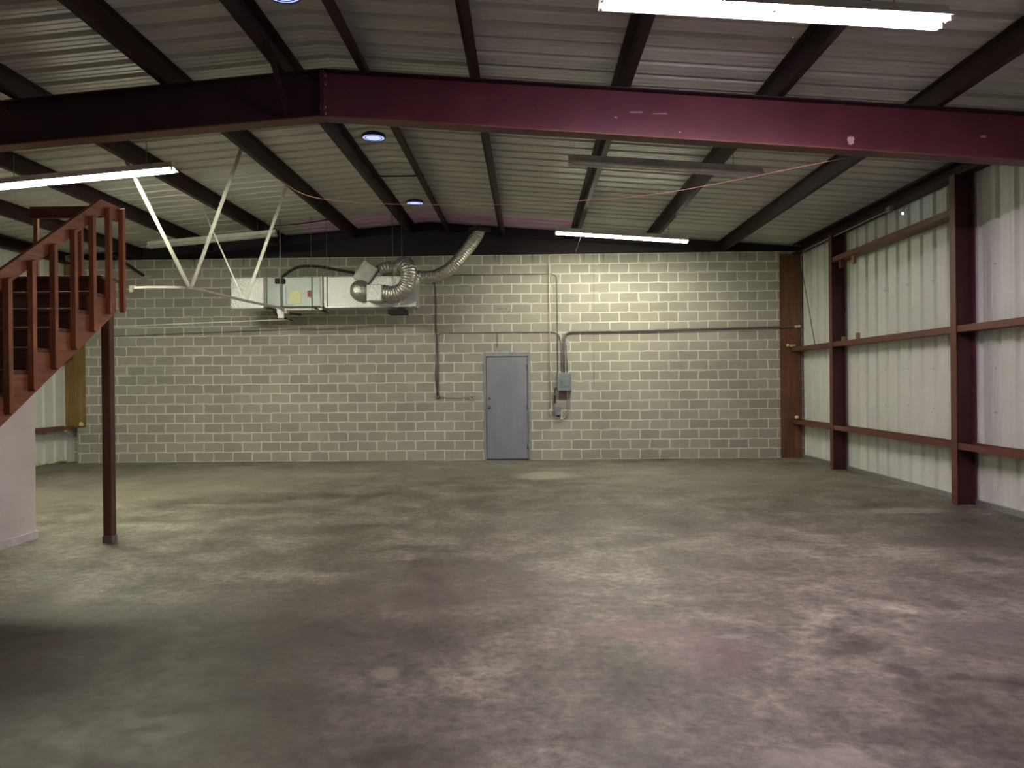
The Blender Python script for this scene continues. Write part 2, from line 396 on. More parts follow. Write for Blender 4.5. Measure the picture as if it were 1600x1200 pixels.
# roof: grooves run across the hall
def roof_strip(y0, y1, xa, xb):
    p = .305; prof = [(y0, 0.0)]; k = math.ceil((y0 - 14.25) / p)
    while 14.25 + k * p < y1 - .06:
        yc = 14.25 + k * p
        if yc - .05 > y0:
            prof += [(yc - .050, 0), (yc - .036, .045), (yc + .036, .045), (yc + .050, 0)]
            for q in (.11, .20): prof += [(yc + q - .012, 0), (yc + q, .006), (yc + q + .012, 0)]
        k += 1
    prof = [q for q in prof if q[0] < y1] + [(y1, 0)]; n = len(prof); mb = MB()
    fs = [(i, i + 1, n + i + 1, n + i) for i in range(n - 1)]
    mb.add([(xa, y, zr(xa) + d) for y, d in prof] + [(xb, y, zr(xb) + d) for y, d in prof], fs)
    mb.add([(xa, y, zr(xa) + d + .005) for y, d in prof] + [(xb, y, zr(xb) + d + .005) for y, d in prof], fs)
    return mb
def merge(*ms):
    o = MB()
    for q in ms: o.add(q.v, q.f)
    return o
YL = 14.3
R = RX + 1e-4; L = RX
def zr_at(x): return zr(x)
mb = merge(roof_strip(YF - .05, YL, XL - .1, L), roof_strip(YF - .05, YL, R, XR + .1), roof_strip(YL, YB + .35, XL - .1, -4.6), roof_strip(YL, YB + .35, .95, XR + .1))
mb.box((XL - .1, YF - .1, 5.12), (XR + .1, YB + .4, 5.14))
st(mb, 'ceiling', M['roof'], 'dull grey ribbed metal roof sheeting seen from below')
mb = merge(roof_strip(YL, YB + .35, -4.6, L), roof_strip(YL, YB + .35, R, .95))
st(mb, 'trim_1', M['roof_lilac'], 'lilac strip of roof sheeting along the back wall at the ridge')
# gable closure above the block wall
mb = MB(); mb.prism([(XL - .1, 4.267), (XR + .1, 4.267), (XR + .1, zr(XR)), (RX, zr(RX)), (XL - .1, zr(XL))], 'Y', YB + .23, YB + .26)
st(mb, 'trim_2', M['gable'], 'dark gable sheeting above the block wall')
# base flashing
mb = MB().box((XR - .045, YF, 0), (XR, 13.05, .07)); mb.box((XR - .045, 13.22, 0), (XR, YB, .07))
st(mb, 'trim_3', M['galv'], 'galvanised base strip under the right metal wall')
mb = MB().box((XL, 7.7, 0), (XL + .045, YB, .05)); st(mb, 'trim_4', M['galv'], 'base strip under the left metal wall')
# sheathing boards at the two ends of the block wall
o = MB().box((5.222, YB - .022, 0), (5.645, YB - .002, 4.2)).build('plywood_board', M['ply']); tag(o, 'reddish-brown plywood board at the right end of the block wall', 'board')
o = MB().box((-9.76, YB - .022, .755), (-9.335, YB - .002, 4.195)).build('plywood_board', M['ply_pale']); tag(o, 'yellowish-brown plywood board behind the stairs at the left end of the block wall', 'board')

# partition room and its base board
PX, PY = -5.25, 7.65
mb = MB().box((PX - .12, YF, 0), (PX, PY, 2.53)); mb.box((XL + .02, PY - .12, 0), (PX - .12, PY, 2.53)); st(mb, 'wall_partition', M['drywall'], 'off-white smudged drywall under the stairs')
mb = MB(); mb.box((PX, 3.0, 0), (PX + .016, PY + .016, .082)); mb.box((XL + .05, PY, 0), (PX, PY + .016, .082))
st(mb, 'baseboard_left', M['baseboard'], 'white base board at the foot of the drywall')

# door
d = thing('door_1', ((DX0 + DX1) / 2, YB, 0), 'grey painted steel door in the block wall', None); del_ = d
d['kind'] = 'structure'
mb = MB(); FW = .052
mb.box((DX0, YB - .022, 0), (DX0 + FW, YB + .12, DZ)); mb.box((DX1 - FW, YB - .022, 0), (DX1, YB + .12, DZ)); mb.box((DX0 + FW, YB - .022, DZ - .08), (DX1 - FW, YB + .12, DZ))
mb.build('door_frame', M['door_frame'], d, .004)
LX0, LX1 = DX0 + FW + .006, DX1 - FW - .006
mb = MB().box((LX0, YB + .0, .02), (LX1, YB + .045, DZ - .087)); leaf = mb.build('door_leaf', M['door'], d, .003)
for z in (.25, 1.10, 1.92):
    MB().tube([(LX1 + .004, YB - .012, z - .055), (LX1 + .004, YB - .012, z + .055)], .011, 8).box((LX1 - .03, YB - .004, z - .05), (LX1 + .0, YB + .002, z + .05)).build('hinge', M['grey_box_dark'], d)
kx = LX0 + .065
mb = MB().tube([(kx, YB + .001, 1.09), (kx, YB - .012, 1.09)], .036, 16).tube([(kx, YB - .01, 1.09), (kx, YB - .05, 1.09)], .012, 10).ball((kx, YB - .065, 1.09), .028, 14)
mb.build('door_knob', M['knob'], leaf)
mb = MB().tube([(kx - .005, YB + .001, 1.28), (kx - .005, YB - .02, 1.28)], [.032, .028], 16).box((kx - .012, YB - .032, 1.262), (kx - .001, YB - .018, 1.298)); mb.build('deadbolt', M['knob'], leaf)
MB().box((LX0, YB - .008, .0), (LX1, YB + .05, .018)).build('threshold', M['black'], d)

# ================================================================== STEEL FRAME
def tapered_I(pts_bot, pts_top, y, name, parent, mat, fl=.17, ft=.012, wt=.010):
    # web outline from matched bottom/top points (x,z); flanges follow both
    n = len(pts_bot); mb = MB()
    for i in range(n - 1):
        (xa, za), (xb, zb_) = pts_bot[i], pts_bot[i + 1]; (xc, zc), (xd, zd) = pts_top[i], pts_top[i + 1]
        mb.prism([(xa, za), (xb, zb_), (xd, zd), (xc, zc)], 'Y', y - wt / 2, y + wt / 2)
    return mb.build(name, mat, parent)
def flange(pts, y, w_, t_, name, parent, mat):
    mb = MB()
    for (xa, za), (xb, zb_) in zip(pts, pts[1:]):
        mb.prism([(xa, za), (xb, zb_), (xb, zb_ + t_), (xa, za + t_)], 'Y', y - w_ / 2, y + w_ / 2)
    return mb.build(name, mat, parent)
fr = thing('rafter_beam', (RX, YR, 4.2), 'deep dark red tapered steel beam spanning the hall in front', 'steel beam')
top = [(-9.5, zb(-9.5) - .014), (RX, zb(RX) - .014), (5.45, zb(5.45) - .014)]
botc = [(-9.5, zb(-9.5) - .43), (RX, zb(RX) - .485), (5.45, zb(5.45) - .49)]
tapered_I(botc[1:], top[1:], YR, 'web', fr, M['primer'])
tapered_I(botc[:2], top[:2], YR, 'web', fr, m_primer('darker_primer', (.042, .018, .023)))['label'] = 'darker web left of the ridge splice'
flange([(x, z - .012) for x, z in top], YR, .18, .013, 'top_flange', fr, M['purlin'])
flange([(x, z - .012) for x, z in botc], YR, .18, .013, 'bottom_flange', fr, M['girt'])
for dx in (-.012, .012):
    mb = MB().box((RX + dx - .008, YR - .09, 4.32), (RX + dx + .008, YR + .09, zb(RX) - .015)); mb.build('splice_plate', M['primer'], fr)
mb = MB()
for z in (4.36, 4.42, 4.66, 4.74):
    for s_ in (-.03, .03): mb.tube([(RX - .035, YR + s_ * 1.8, z), (RX + .035, YR + s_ * 1.8, z)], .012, 6)
mb.build('bolts', M['bolt'], fr)
for x, sgn in ((-2.42, -1), (-5.15, -1)):
    MB().bar((x, YR - .68, zb(x) + .03), (x, YR - .06, zb(x) - .43), .045, .006, (1, 0, 0)).bar((x + .02, YR - .68, zb(x) + .03), (x + .02, YR - .06, zb(x) - .43), .006, .045, (1, 0, 0)).build('flange_brace', M['purlin'], fr)
# pale splotch and paint scrape on the web
mb = MB(); random.seed(3)
pts = [];
for i in range(26):
    a = 2 * PI * i / 26; r = random.uniform(.026, .05); pts.append((3.27 + math.cos(a) * r * .9, 4.015 + math.sin(a) * r * 1.1))
mb.prism(pts, 'Y', YR - .008, YR - .0055); o = mb.build('plaster_splotch', simple('splotch', (.62, .45, .42), .8), fr); o['label'] = 'pale pink splotch'
mb = MB()
for (x, z, l, h) in ((1.05, 4.33, .14, .012), (1.28, 4.31, .16, .010), (4.55, 4.02, .06, .02), (1.55, 4.12, .02, .012), (.9, 4.28, .03, .014)):
    mb.prism([(x, z), (x + l, z - .005), (x + l * .9, z + h), (x + l * .1, z + h)], 'Y', YR - .0075, YR - .0055)
mb.build('paint_scrape', simple('scrape', (.40, .22, .24), .8), fr)
# frame columns at the beam ends
for xa, xb, lab in ((5.25, 5.62, 'deep red steel frame column carrying the right end of the beam'),):
    c_ = thing('frame_column', ((xa + xb) / 2, YR, 0), lab, 'steel column')
    MB().box((xa + .012, YR - .005, .012), (xb - .012, YR + .005, zb(5.5) - .0)).build('web', M['primer'], c_)
    for x in (xa, xb - .012): MB().box((x, YR - .09, .012), (x + .012, YR + .09, zb(5.5))).build('flange', M['primer'], c_)
    MB().box((xa - .03, YR - .12, 0), (xb + .02, YR + .12, .012)).build('base_plate', M['primer'], c_)
# end rafter over the block wall
e = thing('rafter_beam', (RX, YB + .1, 4.267), 'dark red end beam lying along the top of the block wall under the gable', 'steel beam')
ye = YB + .13
xa = 4.6
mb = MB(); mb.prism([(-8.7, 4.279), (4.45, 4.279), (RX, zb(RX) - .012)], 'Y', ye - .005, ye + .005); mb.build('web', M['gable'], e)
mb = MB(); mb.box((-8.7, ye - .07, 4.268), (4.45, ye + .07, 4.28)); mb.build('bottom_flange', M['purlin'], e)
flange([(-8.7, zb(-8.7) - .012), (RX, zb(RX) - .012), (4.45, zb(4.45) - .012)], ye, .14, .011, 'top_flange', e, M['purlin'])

# purlins (Z sections) along the hall
def purlin(xe, side, label, name='purlin'):
    # side +1: right slope, bottom flange reaches to the right (downhill); -1 mirrored
    z0 = zb(xe); h = zr(xe) - .004; mb = MB(); t_ = .006; s = side
    wbx = xe - s * .075
    ztop = zr(wbx) - .004
    out = [(xe, z0 + .02), (xe, z0), (wbx, z0), (wbx, ztop - t_), (wbx - s * .07, ztop - t_ + .0), (wbx - s * .07, ztop), (wbx + s * t_, ztop), (wbx + s * t_, z0 + t_), (xe - s * t_, z0 + t_), (xe - s * t_, z0 + .02)]
    out = [(x, z + (zb(x) - zb(xe)) * 0) for x, z in out]
    mb.prism(out, 'Y', YF + .02, YB + .22)
    o = mb.build(name, M['purlin']); return tag(o, label, 'roof purlin', None)
PR = [(-1.60, 1, 'dark red roof purlin just right of the ridge skylight row'),
      (-.45, 1, 'thin-looking dark roof purlin second to the right of the ridge'),
      (1.06, 1, 'dark roof purlin crossing over the left end of the unlit right-hand light'),
      (2.59, 1, 'dark roof purlin crossing over the right end of the unlit right-hand light'),
      (4.16, 1, 'dark roof purlin nearest the right wall, between it and the lights'),
      (-2.51, -1, 'dark red roof purlin just left of the ridge skylight row'),
      (-3.71, -1, 'dark roof purlin holding the right-hand rail straps'),
      (-5.24, -1, 'dark roof purlin crossing the right end of the lit left-hand light'),
      (-6.76, -1, 'dark roof purlin passing behind the upper stair rail'),
      (-8.28, -1, 'dark roof purlin nearest the left wall, behind the stairs')]
for a in PR: purlin(*a)
# eave struts
def eave(x0, x1, s, label):
    mb = MB(); z0 = 4.20; z1 = zr(x0) - .01 if s > 0 else zr(x1) - .01; t_ = .006
    xi = x0 if s > 0 else x1; xo = x1 if s > 0 else x0
    mb.prism([(xi, z0 + .03), (xi, z0), (xo, z0), (xo, zr(xo) - .008), (xi, zr(xi) - .008), (xi, zr(xi) - .04), (xi + s * t_, zr(xi) - .04), (xi + s * t_, zr(xi) - .016), (xo - s * t_, zr(xo) - .016), (xo - s * t_, z0 + t_), (xi + s * t_, z0 + t_), (xi + s * t_, z0 + .03)], 'Y', YF + .02, YB + .02)
    tag(mb.build('eave_strut', M['purlin']), label, 'eave beam')
eave(5.50, 5.66, 1, 'dark eave beam where roof meets the right metal wall')
eave(-9.76, -9.60, -1, 'dark eave beam where roof meets the left metal wall behind the stairs')
# bridging bars between purlins
tag(MB().bar((-2.45, 11.55, zb(-2.45) + .12), (-1.62, 11.55, zb(-1.62) + .12), .03, .02).build('bridging_bar', M['black']), 'thin dark bar between the two ridge purlins', 'steel bar')
tag(MB().tube(catmull([(-5.2, 13.95, zb(-5.2) + .10), (-4.5, 13.95, 4.69), (-3.76, 13.95, zb(-3.76) + .10)]), .012, 8).build('bridging_bar', M['black']), 'thin dark bar between purlins above the air handler', 'steel bar')

# wall columns on the right
def wall_column(y, label):
    c_ = thing('wall_column', (5.55, y, 0), label, 'steel column')
    MB().box((5.432, y - .004, .0), (5.652, y + .004, 4.2)).build('web', M['column'], c_)
    MB().box((5.42, y - .06, 0), (5.432, y + .06, 4.2)).build('inner_flange', M['girt'], c_)
    MB().box((5.652, y - .06, 0), (5.664, y + .06, 4.2)).build('outer_flange', M['primer'], c_)
    return c_
wall_column(9.42, 'dark red steel wall column, nearer of the two on the right wall')
wall_column(13.18, 'dark red steel wall column near the far right corner')
def girt(x_in, x_out, y0, y1, z, label, mat=M['girt']):
    s = 1 if x_out > x_in else -1; t_ = .005
    out = [(x_in, z + .082), (x_in, z), (x_out, z), (x_out, z + .08), (x_out - s * t_, z + .08), (x_out - s * t_, z + t_), (x_in + s * t_, z + t_), (x_in + s * t_, z + .082)]
    mb = MB().prism(out, 'Y', y0, y1); return tag(mb.build('wall_girt', mat), label, 'wall girt', None)
ys = [(YF + .02, 9.41, 'at the right picture edge before the near column'), (9.43, 13.17, 'between the two columns'), (13.19, 15.17, 'between the far column and the plywood board')]
for z, nm in ((.71, 'lowest brown girt'), (2.195, 'middle brown girt'), (3.70, 'top brown girt')):
    for i, (a, b, wh) in enumerate(ys):
        if z > 3 and i != 1: continue
        girt(5.437, 5.65, a, b, z, f'{nm} of the right wall, {wh}')
girt(-9.58, -9.79, 7.7, 15.17, .71, 'lower brown girt of the left metal wall beside the drywall')
girt(-9.58, -9.79, 7.7, 15.17, 2.18, 'upper brown girt of the left metal wall, just under the stairs')
# screws on the panels: tiny, one object per wall is countless stuff
mb = MB()
for y in [9.7 + .3425 * k for k in range(-6, 16, 2)]:
    for z in (1.2, 1.75, 3.0): mb.ball((XR - .002, y, z + random.uniform(-.02, .02)), .008, 6)
tag(mb.build('panel_screws', M['bolt']), 'tiny dark screws dotted over the right metal wall', 'screws', None, 'stuff')

# ================================================================== LIGHT FIXTURES
def fixture(x0, x1, y, zt, lit, label, grp=None):
    # zt: tube level at x0, slope follows the roof
    sl = -SL if x0 > RX else SL
    def P(x, dy, dz): return (x, y + dy, zt + sl * (x - x0) + dz)
    f_ = thing('strip_light', P((x0 + x1) / 2, 0, 0), label, 'ceiling light', grp)
    def slab(prof, a=x0, b=x1):
        n = len(prof); mb = MB()
        mb.add([P(a, *q) for q in prof] + [P(b, *q) for q in prof], [tuple(range(n)), tuple(range(2 * n - 1, n - 1, -1))] + [(i, i + n, (i + 1) % n + n, (i + 1) % n) for i in range(n)])
        return mb
    slab([(-.055, .028), (.055, .028), (.055, .095), (-.055, .095)]).build('housing', M['white_metal'], f_)
    o = slab([(-.115, .001), (-.058, .026), (.058, .026), (.115, .001), (.115, .008), (.055, .033), (-.055, .033), (-.115, .008)]); o.build('reflector', M['white_metal'], f_)
    tm = M['tube_off'] if not lit else m_emit('lit_tube', lit[0], lit[1])
    for dy in (-.055, .055):
        MB().tube([P(x0 + .03, dy, 0), P(x1 - .03, dy, 0)], .019, 12).build('tube', tm, f_)
        for xx in (x0 + .012, (x0 + x1) / 2, x1 - .012) if dy < 0 else (x0 + .012, x1 - .012):
            MB().box((-.012, -.018, -.022), (.012, .018, .03), Matrix.Translation(P(xx, dy, 0))).build('lamp_socket', M['white_metal'], f_)
    for xx in (x0 + .35, x1 - .35):
        p = P(xx, 0, .09); MB().tube([p, (p[0], p[1], zb(xx) + .19)], .004, 6).build('hanger_wire', M['bolt'], f_)
    return f_
M['tube_off'] = simple('unlit_tube', (.72, .70, .66), .25)
fixture(.535, 2.955, 5.2, 4.305, LAMP_RIGHT_NEAR, 'lit long tube light at the top right, nearest and brightest, with pinkish glow')
fixture(-6.90, -4.48, 9.2, 4.165, LAMP_LEFT, 'lit long tube light at the left above the stair rail')
fixture(.532, 2.947, 13.4, 4.345, LAMP_RIGHT_FAR, 'lit long tube light close to the block wall, above and right of the door')
fixture(.534, 2.947, 9.2, 4.365, None, 'unlit dusty tube light hanging behind the big beam on the right')
fixture(-7.12, -4.70, 13.6, 4.225, None, 'unlit white tube light behind the hanging straps on the left')

# round ridge daylights (turbine vent throats)
sky_m = m_emit('daylight_lens', (.42, .50, 1.0), .2)
rim_m = simple('blue_black_rim', (.03, .035, .09), .3)
for y, lab in ((6.25, 'round bluish skylight at the top of the picture, in front of the big beam'), (9.95, 'round bluish skylight just behind the big beam'), (13.6, 'small round bluish skylight farthest back on the ridge')):
    x = RX - .03; z = zr(RX) - .02
    s_ = thing('round_skylight', (x, y, z - .06), lab, 'skylight', None)
    mb = MB(); n = 32
    for r0, r1, za, zb_ in ((.148, .160, z - .030, z + .03),):
        vs = []
        for i in range(n):
            a = 2 * PI * i / n
            for r, zz in ((r0, za), (r1, za), (r1, zb_), (r0, zb_)): vs.append((x + math.cos(a) * r, y + math.sin(a) * r, zz))
        fs = [(4 * i + j, 4 * i + (j + 1) % 4, 4 * ((i + 1) % n) + (j + 1) % 4, 4 * ((i + 1) % n) + j) for i in range(n) for j in range(4)]
        mb.add(vs, fs)
    mb.build('rim', rim_m, s_)
    MB().tube([(x, y, z - .022), (x, y, z - .016)], .147, 32).build('lens', sky_m, s_)
    mb = MB(); vs = []
    for i in range(n):
        a = 2 * PI * i / n
        for r, zz in ((.112, z - .030), (.119, z - .030), (.119, z - .023), (.112, z - .023)): vs.append((x + math.cos(a) * r, y + math.sin(a) * r, zz))
    mb.add(vs, [(4 * i + j, 4 * i + (j + 1) % 4, 4 * ((i + 1) % n) + (j + 1) % 4, 4 * ((i + 1) % n) + j) for i in range(n) for j in range(4)])
    mb.build('inner_ring', rim_m, s_)

# ================================================================== STAIRS
st_ = thing('staircase', (-4.75, 3.6, 0), 'red-brown stained wooden staircase with railing at the left edge', 'staircase')
RISE, RUN, YT, ZT, NS = .19536, .29, 7.303, 2.735, 14
XO, XI = -4.29, PX + .004
def zs(y): return 2.375 + .645 * (y - 7.455)          # lower edge of the stringer
def stringer(xa, xb):
    y0 = YT - RUN * (NS - 1)
    pts = [(7.455, zs(7.455)), (7.455, ZT - .035)]
    for k in range(NS - 1):
        yk = YT - RUN * k; pts += [(yk + .002, ZT - .035 - RISE * k), (yk + .002, ZT - .035 - RISE * (k + 1))]
    pts += [(y0, 0.0), (7.455 - 2.375 / .645 , 0.0)]
    # drop degenerate tip above the floor line
    clean = []
    for p in pts:
        if not clean or (abs(p[0] - clean[-1][0]) + abs(p[1] - clean[-1][1])) > 1e-5: clean.append(p)
    return MB().prism(clean, 'X', xa, xb)
stringer(XO, XO + .04).build('stringer', M['stair_y'], st_)
stringer(XI, XI + .04).build('stringer', M['stair_y'], st_)
for k in range(NS):
    yk = YT - RUN * k; z = ZT - RISE * k
    y1 = yk + RUN + (.012 if k else -.003)
    MB().box((XI + .001, yk - .025, z - .034), (XO + (.042 if k else -.001), y1, z)).build('tread', M['stair_x'], st_, .004)
    MB().box((XI + .041, yk + .003, z - RISE + .001), (XO - .001, yk + .021, z - .035)).build('riser', M['stair_x'], st_)
def ztr(y): return 3.484 + .659 * (y - 7.21)           # top of the sloping hand rail
# outer rail in one plane with the stringer, balusters outside
mb = MB(); y0 = 3.75
mb.prism([(y0, ztr(y0) - .155), (7.21, 3.329), (7.545, 3.329), (7.545, 3.45), (7.515, 3.484), (7.21, 3.484), (y0, ztr(y0))], 'X', XO, XO + .038)
mb.build('hand_rail', M['stair_y'], st_)
yb = [7.505, 7.262] + [6.985 - .2915 * k for k in range(11)]
for i, y in enumerate(yb):
    w_ = .050; xa = XO + .041; xb = xa + w_
    if i == 0: zt, z0 = 3.475, 2.381
    else: zt = min(ztr(y), 3.484) - .055; z0 = zs(y) + .07
    if i == 1: z0 = zs(y) + .09
    z0 = max(z0, 0.02)
    mb = MB(); dz = .02
    mb.prism([(y, z0 + .02), (y + w_ / 2, z0), (y + w_, z0 + .02), (y + w_, zt), (y, zt - dz)], 'X', xa, xb)
    mb.build('baluster', M['stair'], st_, .002)
# guard rail at the back of the landing
g = MB().box((XI + .0, 7.596, 3.396), (XO - .001, 7.634, 3.517)).build('guard_rail', M['stair_x'], st_)
for x in (-5.235, -4.76):
    MB().box((x, 7.635, ZT - .03), (x + .043, 7.672, 3.50)).build('baluster', M['stair'], st_, .002)
MB().box((XI, 7.452, ZT - .19), (XO - .002, 7.49, ZT - .036)).build('landing_joist', M['stair_x'], st_)
# post below the landing
p_ = thing('wooden_post', (-4.335, 7.445, 0), 'tall dark reddish wooden post holding up the stair top', 'post')
MB().box((-4.381, 7.40, .012), (-4.292, 7.489, 2.54)).build('shaft', M['post'], p_, .004)
MB().box((-4.386, 7.395, 0), (-4.287, 7.494, .075)).build('base_bracket', simple('grey_bracket', (.20, .17, .16), .6, .3), p_)
# mezzanine deck over the room
mz = thing('mezzanine_deck', (-7.5, 2.3, 2.53), 'wooden deck over the drywall room at the top of the stairs', 'deck')
MB().box((XL + .24, YF + .05, 2.531), (PX - .002, PY - .01, 2.70)).build('joists', M['stair_x'], mz)
MB().box((XL + .24, YF + .05, 2.701), (PX - .002, PY - .01, ZT)).build('deck_boards', M['stair_x'], mz)

# ================================================================== HANGING RAIL WITH STRAPS
rl = thing('hanging_rail', (-4.45, 10.5, 2.9), 'off-white metal rail hung on V-shaped straps below the roof at left', 'rail')
path = smooth_path([(-5.17, 9.50, 2.905), (-4.95, 9.50, 2.912), (-4.42, 9.50, 2.90), (-4.40, 11.3, 2.925), (-4.38, 13.0, 2.975)], .35, 8)
mb = MB()
for a, b in zip(path, path[1:]): mb.bar(a, b + (b - a).normalized() * .004, .055, .030)
mb.build('rail', M['rail_lit'], rl)
MB().box((-5.215, 9.455, 2.845), (-5.165, 9.545, 2.935)).build('end_bracket', M['rail_white'], rl)
MB().box((-4.47, 12.93, 2.885), (-4.29, 13.06, 2.955)).box((-4.45, 12.92, 2.80), (-4.34, 12.95, 2.90)).build('end_bracket', M['white_metal'], rl)
def strap(a, b, w_): MB().bar(a, b, w_, .004, (0, 1, 0)).build('strap', M['rail_white'], rl)
strap((-4.44, 9.50, 2.91), (-5.26, 9.50, zb(-5.26) + .02), .05)
strap((-4.40, 9.49, 2.91), (-3.73, 9.49, zb(-3.73) + .02), .05)
strap((-4.42, 11.3, 2.925), (-5.26, 11.65, zb(-5.26) + .02), .022)
strap((-4.39, 11.29, 2.925), (-3.73, 11.29, zb(-3.73) + .02), .05)

# ================================================================== AIR HANDLER
Y0, Y1 = 14.0, 14.52
ah = thing('air_handler', (-4.5, 14.26, 3.1), 'horizontal silver-grey air handler cabinet hung near the block wall', 'air handler')
MB().box((-5.07, Y0, 3.115), (-3.93, Y1, 3.685)).build('cabinet', M['cabinet'], ah, .006)
MB().box((-5.03, Y0 - .008, 3.125), (-4.655, Y0 - .001, 3.49)).build('access_panel', M['cabinet'], ah, .003)
ap = MB().box((-4.64, Y0 - .006, 3.125), (-3.99, Y0 - .001, 3.67)).build('access_panel', M['cabinet'], ah, .003)
MB().box((-4.585, Y0 - .010, 3.175), (-4.36, Y0 - .007, 3.42)).build('paper_label', M['label_yellow'], ap)['label'] = 'pale yellow paper label'
MB().box((-4.235, Y0 - .010, 3.29), (-4.165, Y0 - .007, 3.425)).build('warning_sticker', M['label_red'], ap)['label'] = 'small dark red sticker'
mf = simple('mauve_flange', (.22, .18, .19), .4, .5)
MB().box((-3.98, Y0 - .02, 3.105), (-3.945, Y1 + .0, 3.695)).build('flange_strip', mf, ah)
MB().box((-5.10, Y0 - .015, 3.105), (-5.072, Y1, 3.69)).build('flange_strip', mf, ah)
mb = MB().box((-4.86, Y0 - .05, 3.56), (-4.67, Y0 - .002, 3.66)); mb.build('junction_cover', M['black_foam'], ah, .01)
rd = thing('foil_duct_box', (-5.42, 14.26, 3.09), 'square shiny foil-faced duct box on the left end of the air handler', 'duct')
MB().box((-5.735, Y0 + .01, 3.09), (-5.105, Y1 - .01, 3.685)).build('box', M['foil'], rd, .006)
pl = thing('foil_duct_box', (-3.05, 14.26, 3.09), 'long foil-faced duct box right of the air handler with round duct outlets', 'duct')
MB().box((-3.94, Y0 + .02, 3.105), (-2.14, Y1 - .01, 3.685)).build('box', M['foil'], pl, .006)
MB().box((-3.90, Y0 - .01, 3.085), (-2.15, Y1 - .01, 3.104)).build('bottom_flange', M['galv'], pl)
MB().box((-3.02, Y0 - .34, 3.17), (-2.73, Y0 + .0, 3.48)).build('takeoff_box', M['foil'], pl, .01)
mb = MB().tube(smooth_path([(-3.18, Y0 - .17, 3.06 + .22), (-3.30, Y0 - .15, 3.42), (-3.10, Y0 + .05, 3.76), (-2.93, Y0 + .2, 3.86)], .15), .19, 20)
mb2 = MB().tube([(-3.19, Y0 + .02, 3.42), (-3.21, Y0 - .20, 3.43), (-3.22, Y0 - .24, 3.43)], [.205, .205, .17], 24)
mb2 = MB().ball((-3.20, Y0 - .06, 3.40), .205, 20, (1, .75, 1), .02)
mb2.build('round_outlet', M['foil_flex'], pl)
mb = MB(); mt = Matrix.Translation((-3.13, Y0 + .12, 3.70)) @ Matrix.Rotation(math.radians(35), 4, 'Y')
mb.box((-.17, -.17, -.16), (.17, .17, .26), mt); mb.build('angled_boot', simple('grey_boot', (.36, .35, .33), .5, .4), pl, .02)
MB().box((-2.70, Y0 + .05, 2.96), (-2.36, Y1 - .1, 3.05)).bar((-2.55, Y0 + .05, 3.09), (-2.38, Y0 + .0, 3.0), .03, .03).build('damper', M['black_foam'], pl)
def flexduct(pts, r, name, label):
    P_ = catmull(pts, 22); R_ = []
    # resample evenly
    d_ = [0]
    for a, b in zip(P_, P_[1:]): d_.append(d_[-1] + (b - a).length)
    n = int(d_[-1] / .012); out = []; j = 0
    for i in range(n + 1):
        s_ = d_[-1] * i / n
        while j < len(d_) - 2 and d_[j + 1] < s_: j += 1
        tt = (s_ - d_[j]) / max(1e-6, d_[j + 1] - d_[j]); out.append(P_[j].lerp(P_[j + 1], tt)); R_.append(r * (1 + (.035 if i % 4 < 2 else -.03) + random.uniform(-.012, .012)))
    return tag(MB().tube(out, R_, 20).build(name, M['foil_flex']), label, 'flexible duct')
flexduct([(-2.73, 13.83, 3.34), (-2.50, 13.82, 3.32), (-2.32, 13.82, 3.44), (-2.25, 13.84, 3.66), (-2.30, 13.90, 3.86), (-2.42, 14.1, 3.90), (-2.52, 14.3, 3.80), (-2.5, 14.45, 3.66)], .15, 'flexible_duct', 'silver flexible duct looping up in front of the foil duct box')
flexduct([(-2.96, 14.2, 3.66), (-2.88, 14.2, 3.80), (-2.68, 14.25, 3.88), (-2.45, 14.40, 3.80), (-2.20, 14.55, 3.74), (-1.85, 14.6, 3.76), (-1.52, 14.6, 3.92), (-1.28, 14.6, 4.18), (-1.02, 14.6, 4.52), (-.93, 14.6, 4.72)], .125, 'flexible_duct', 'long silver flexible duct rising to the roof right of the air handler')
MB_ = MB().ball((-.95, 14.6, 4.68), .20, 14, (1.2, 1, .35), .12); tag(MB_.build('duct_boot', M['black_foam']), 'black sealed boot where the long flexible duct meets the roof', 'duct boot')
# support strip and rods
o = MB().box((-4.95, Y0 - .02, 3.045), (-3.95, Y0 + .03, 3.082)).box((-4.95, Y1 - .05, 3.045), (-3.95, Y1, 3.082)).build('support_channel', M['white_metal']); tag(o, 'white channel bracket under the air handler', 'bracket')
for x, y, lab in ((-5.03, Y0 - .03, 'left end of the air handler'), (-4.15, Y0 - .03, 'middle of the air handler'), (-3.86, Y0 - .0, 'air handler and long foil box joint'), (-2.58, 13.97, 'front of the looped duct'), (-2.40, 14.0, 'right end of the long foil box')):
    z0 = 2.99 if x < -3 else 3.2
    tag(MB().tube([(x, y, z0), (x, y, zr(x) - .01)], .006, 6).build('hanger_rod', M['bolt']), 'thin rod hanging from the roof at the ' + lab, 'rod')
tag(MB().tube([(-4.74, Y0 - .06, 3.05), (-4.74, Y0 - .06, zb(-4.74) + .19)], .012, 8).build('drop_conduit', M['galv']), 'thin grey conduit dropping from the roof to the air handler', 'conduit')
tag(MB().tube(catmull([(-4.80, Y0 + .02, 3.60), (-4.66, Y0 + .04, 3.76), (-4.42, Y0 + .08, 3.895), (-4.05, Y0 + .12, 3.90), (-3.7, Y0 + .16, 3.84), (-3.36, Y0 + .2, 3.78)]), .028, 10).build('insulated_line', M['black_foam']), 'black insulated line arching over the air handler', 'pipe')
tag(MB().tube(catmull([(-3.98, 14.3, 3.69), (-4.03, 14.3, 3.80), (-3.92, 14.3, 3.85), (-3.84, 14.3, 3.80), (-3.82, 14.3, 3.69)]), .016, 8).build('flexible_conduit', M['conduit']), 'small looped grey conduit on top of the cabinet', 'conduit')
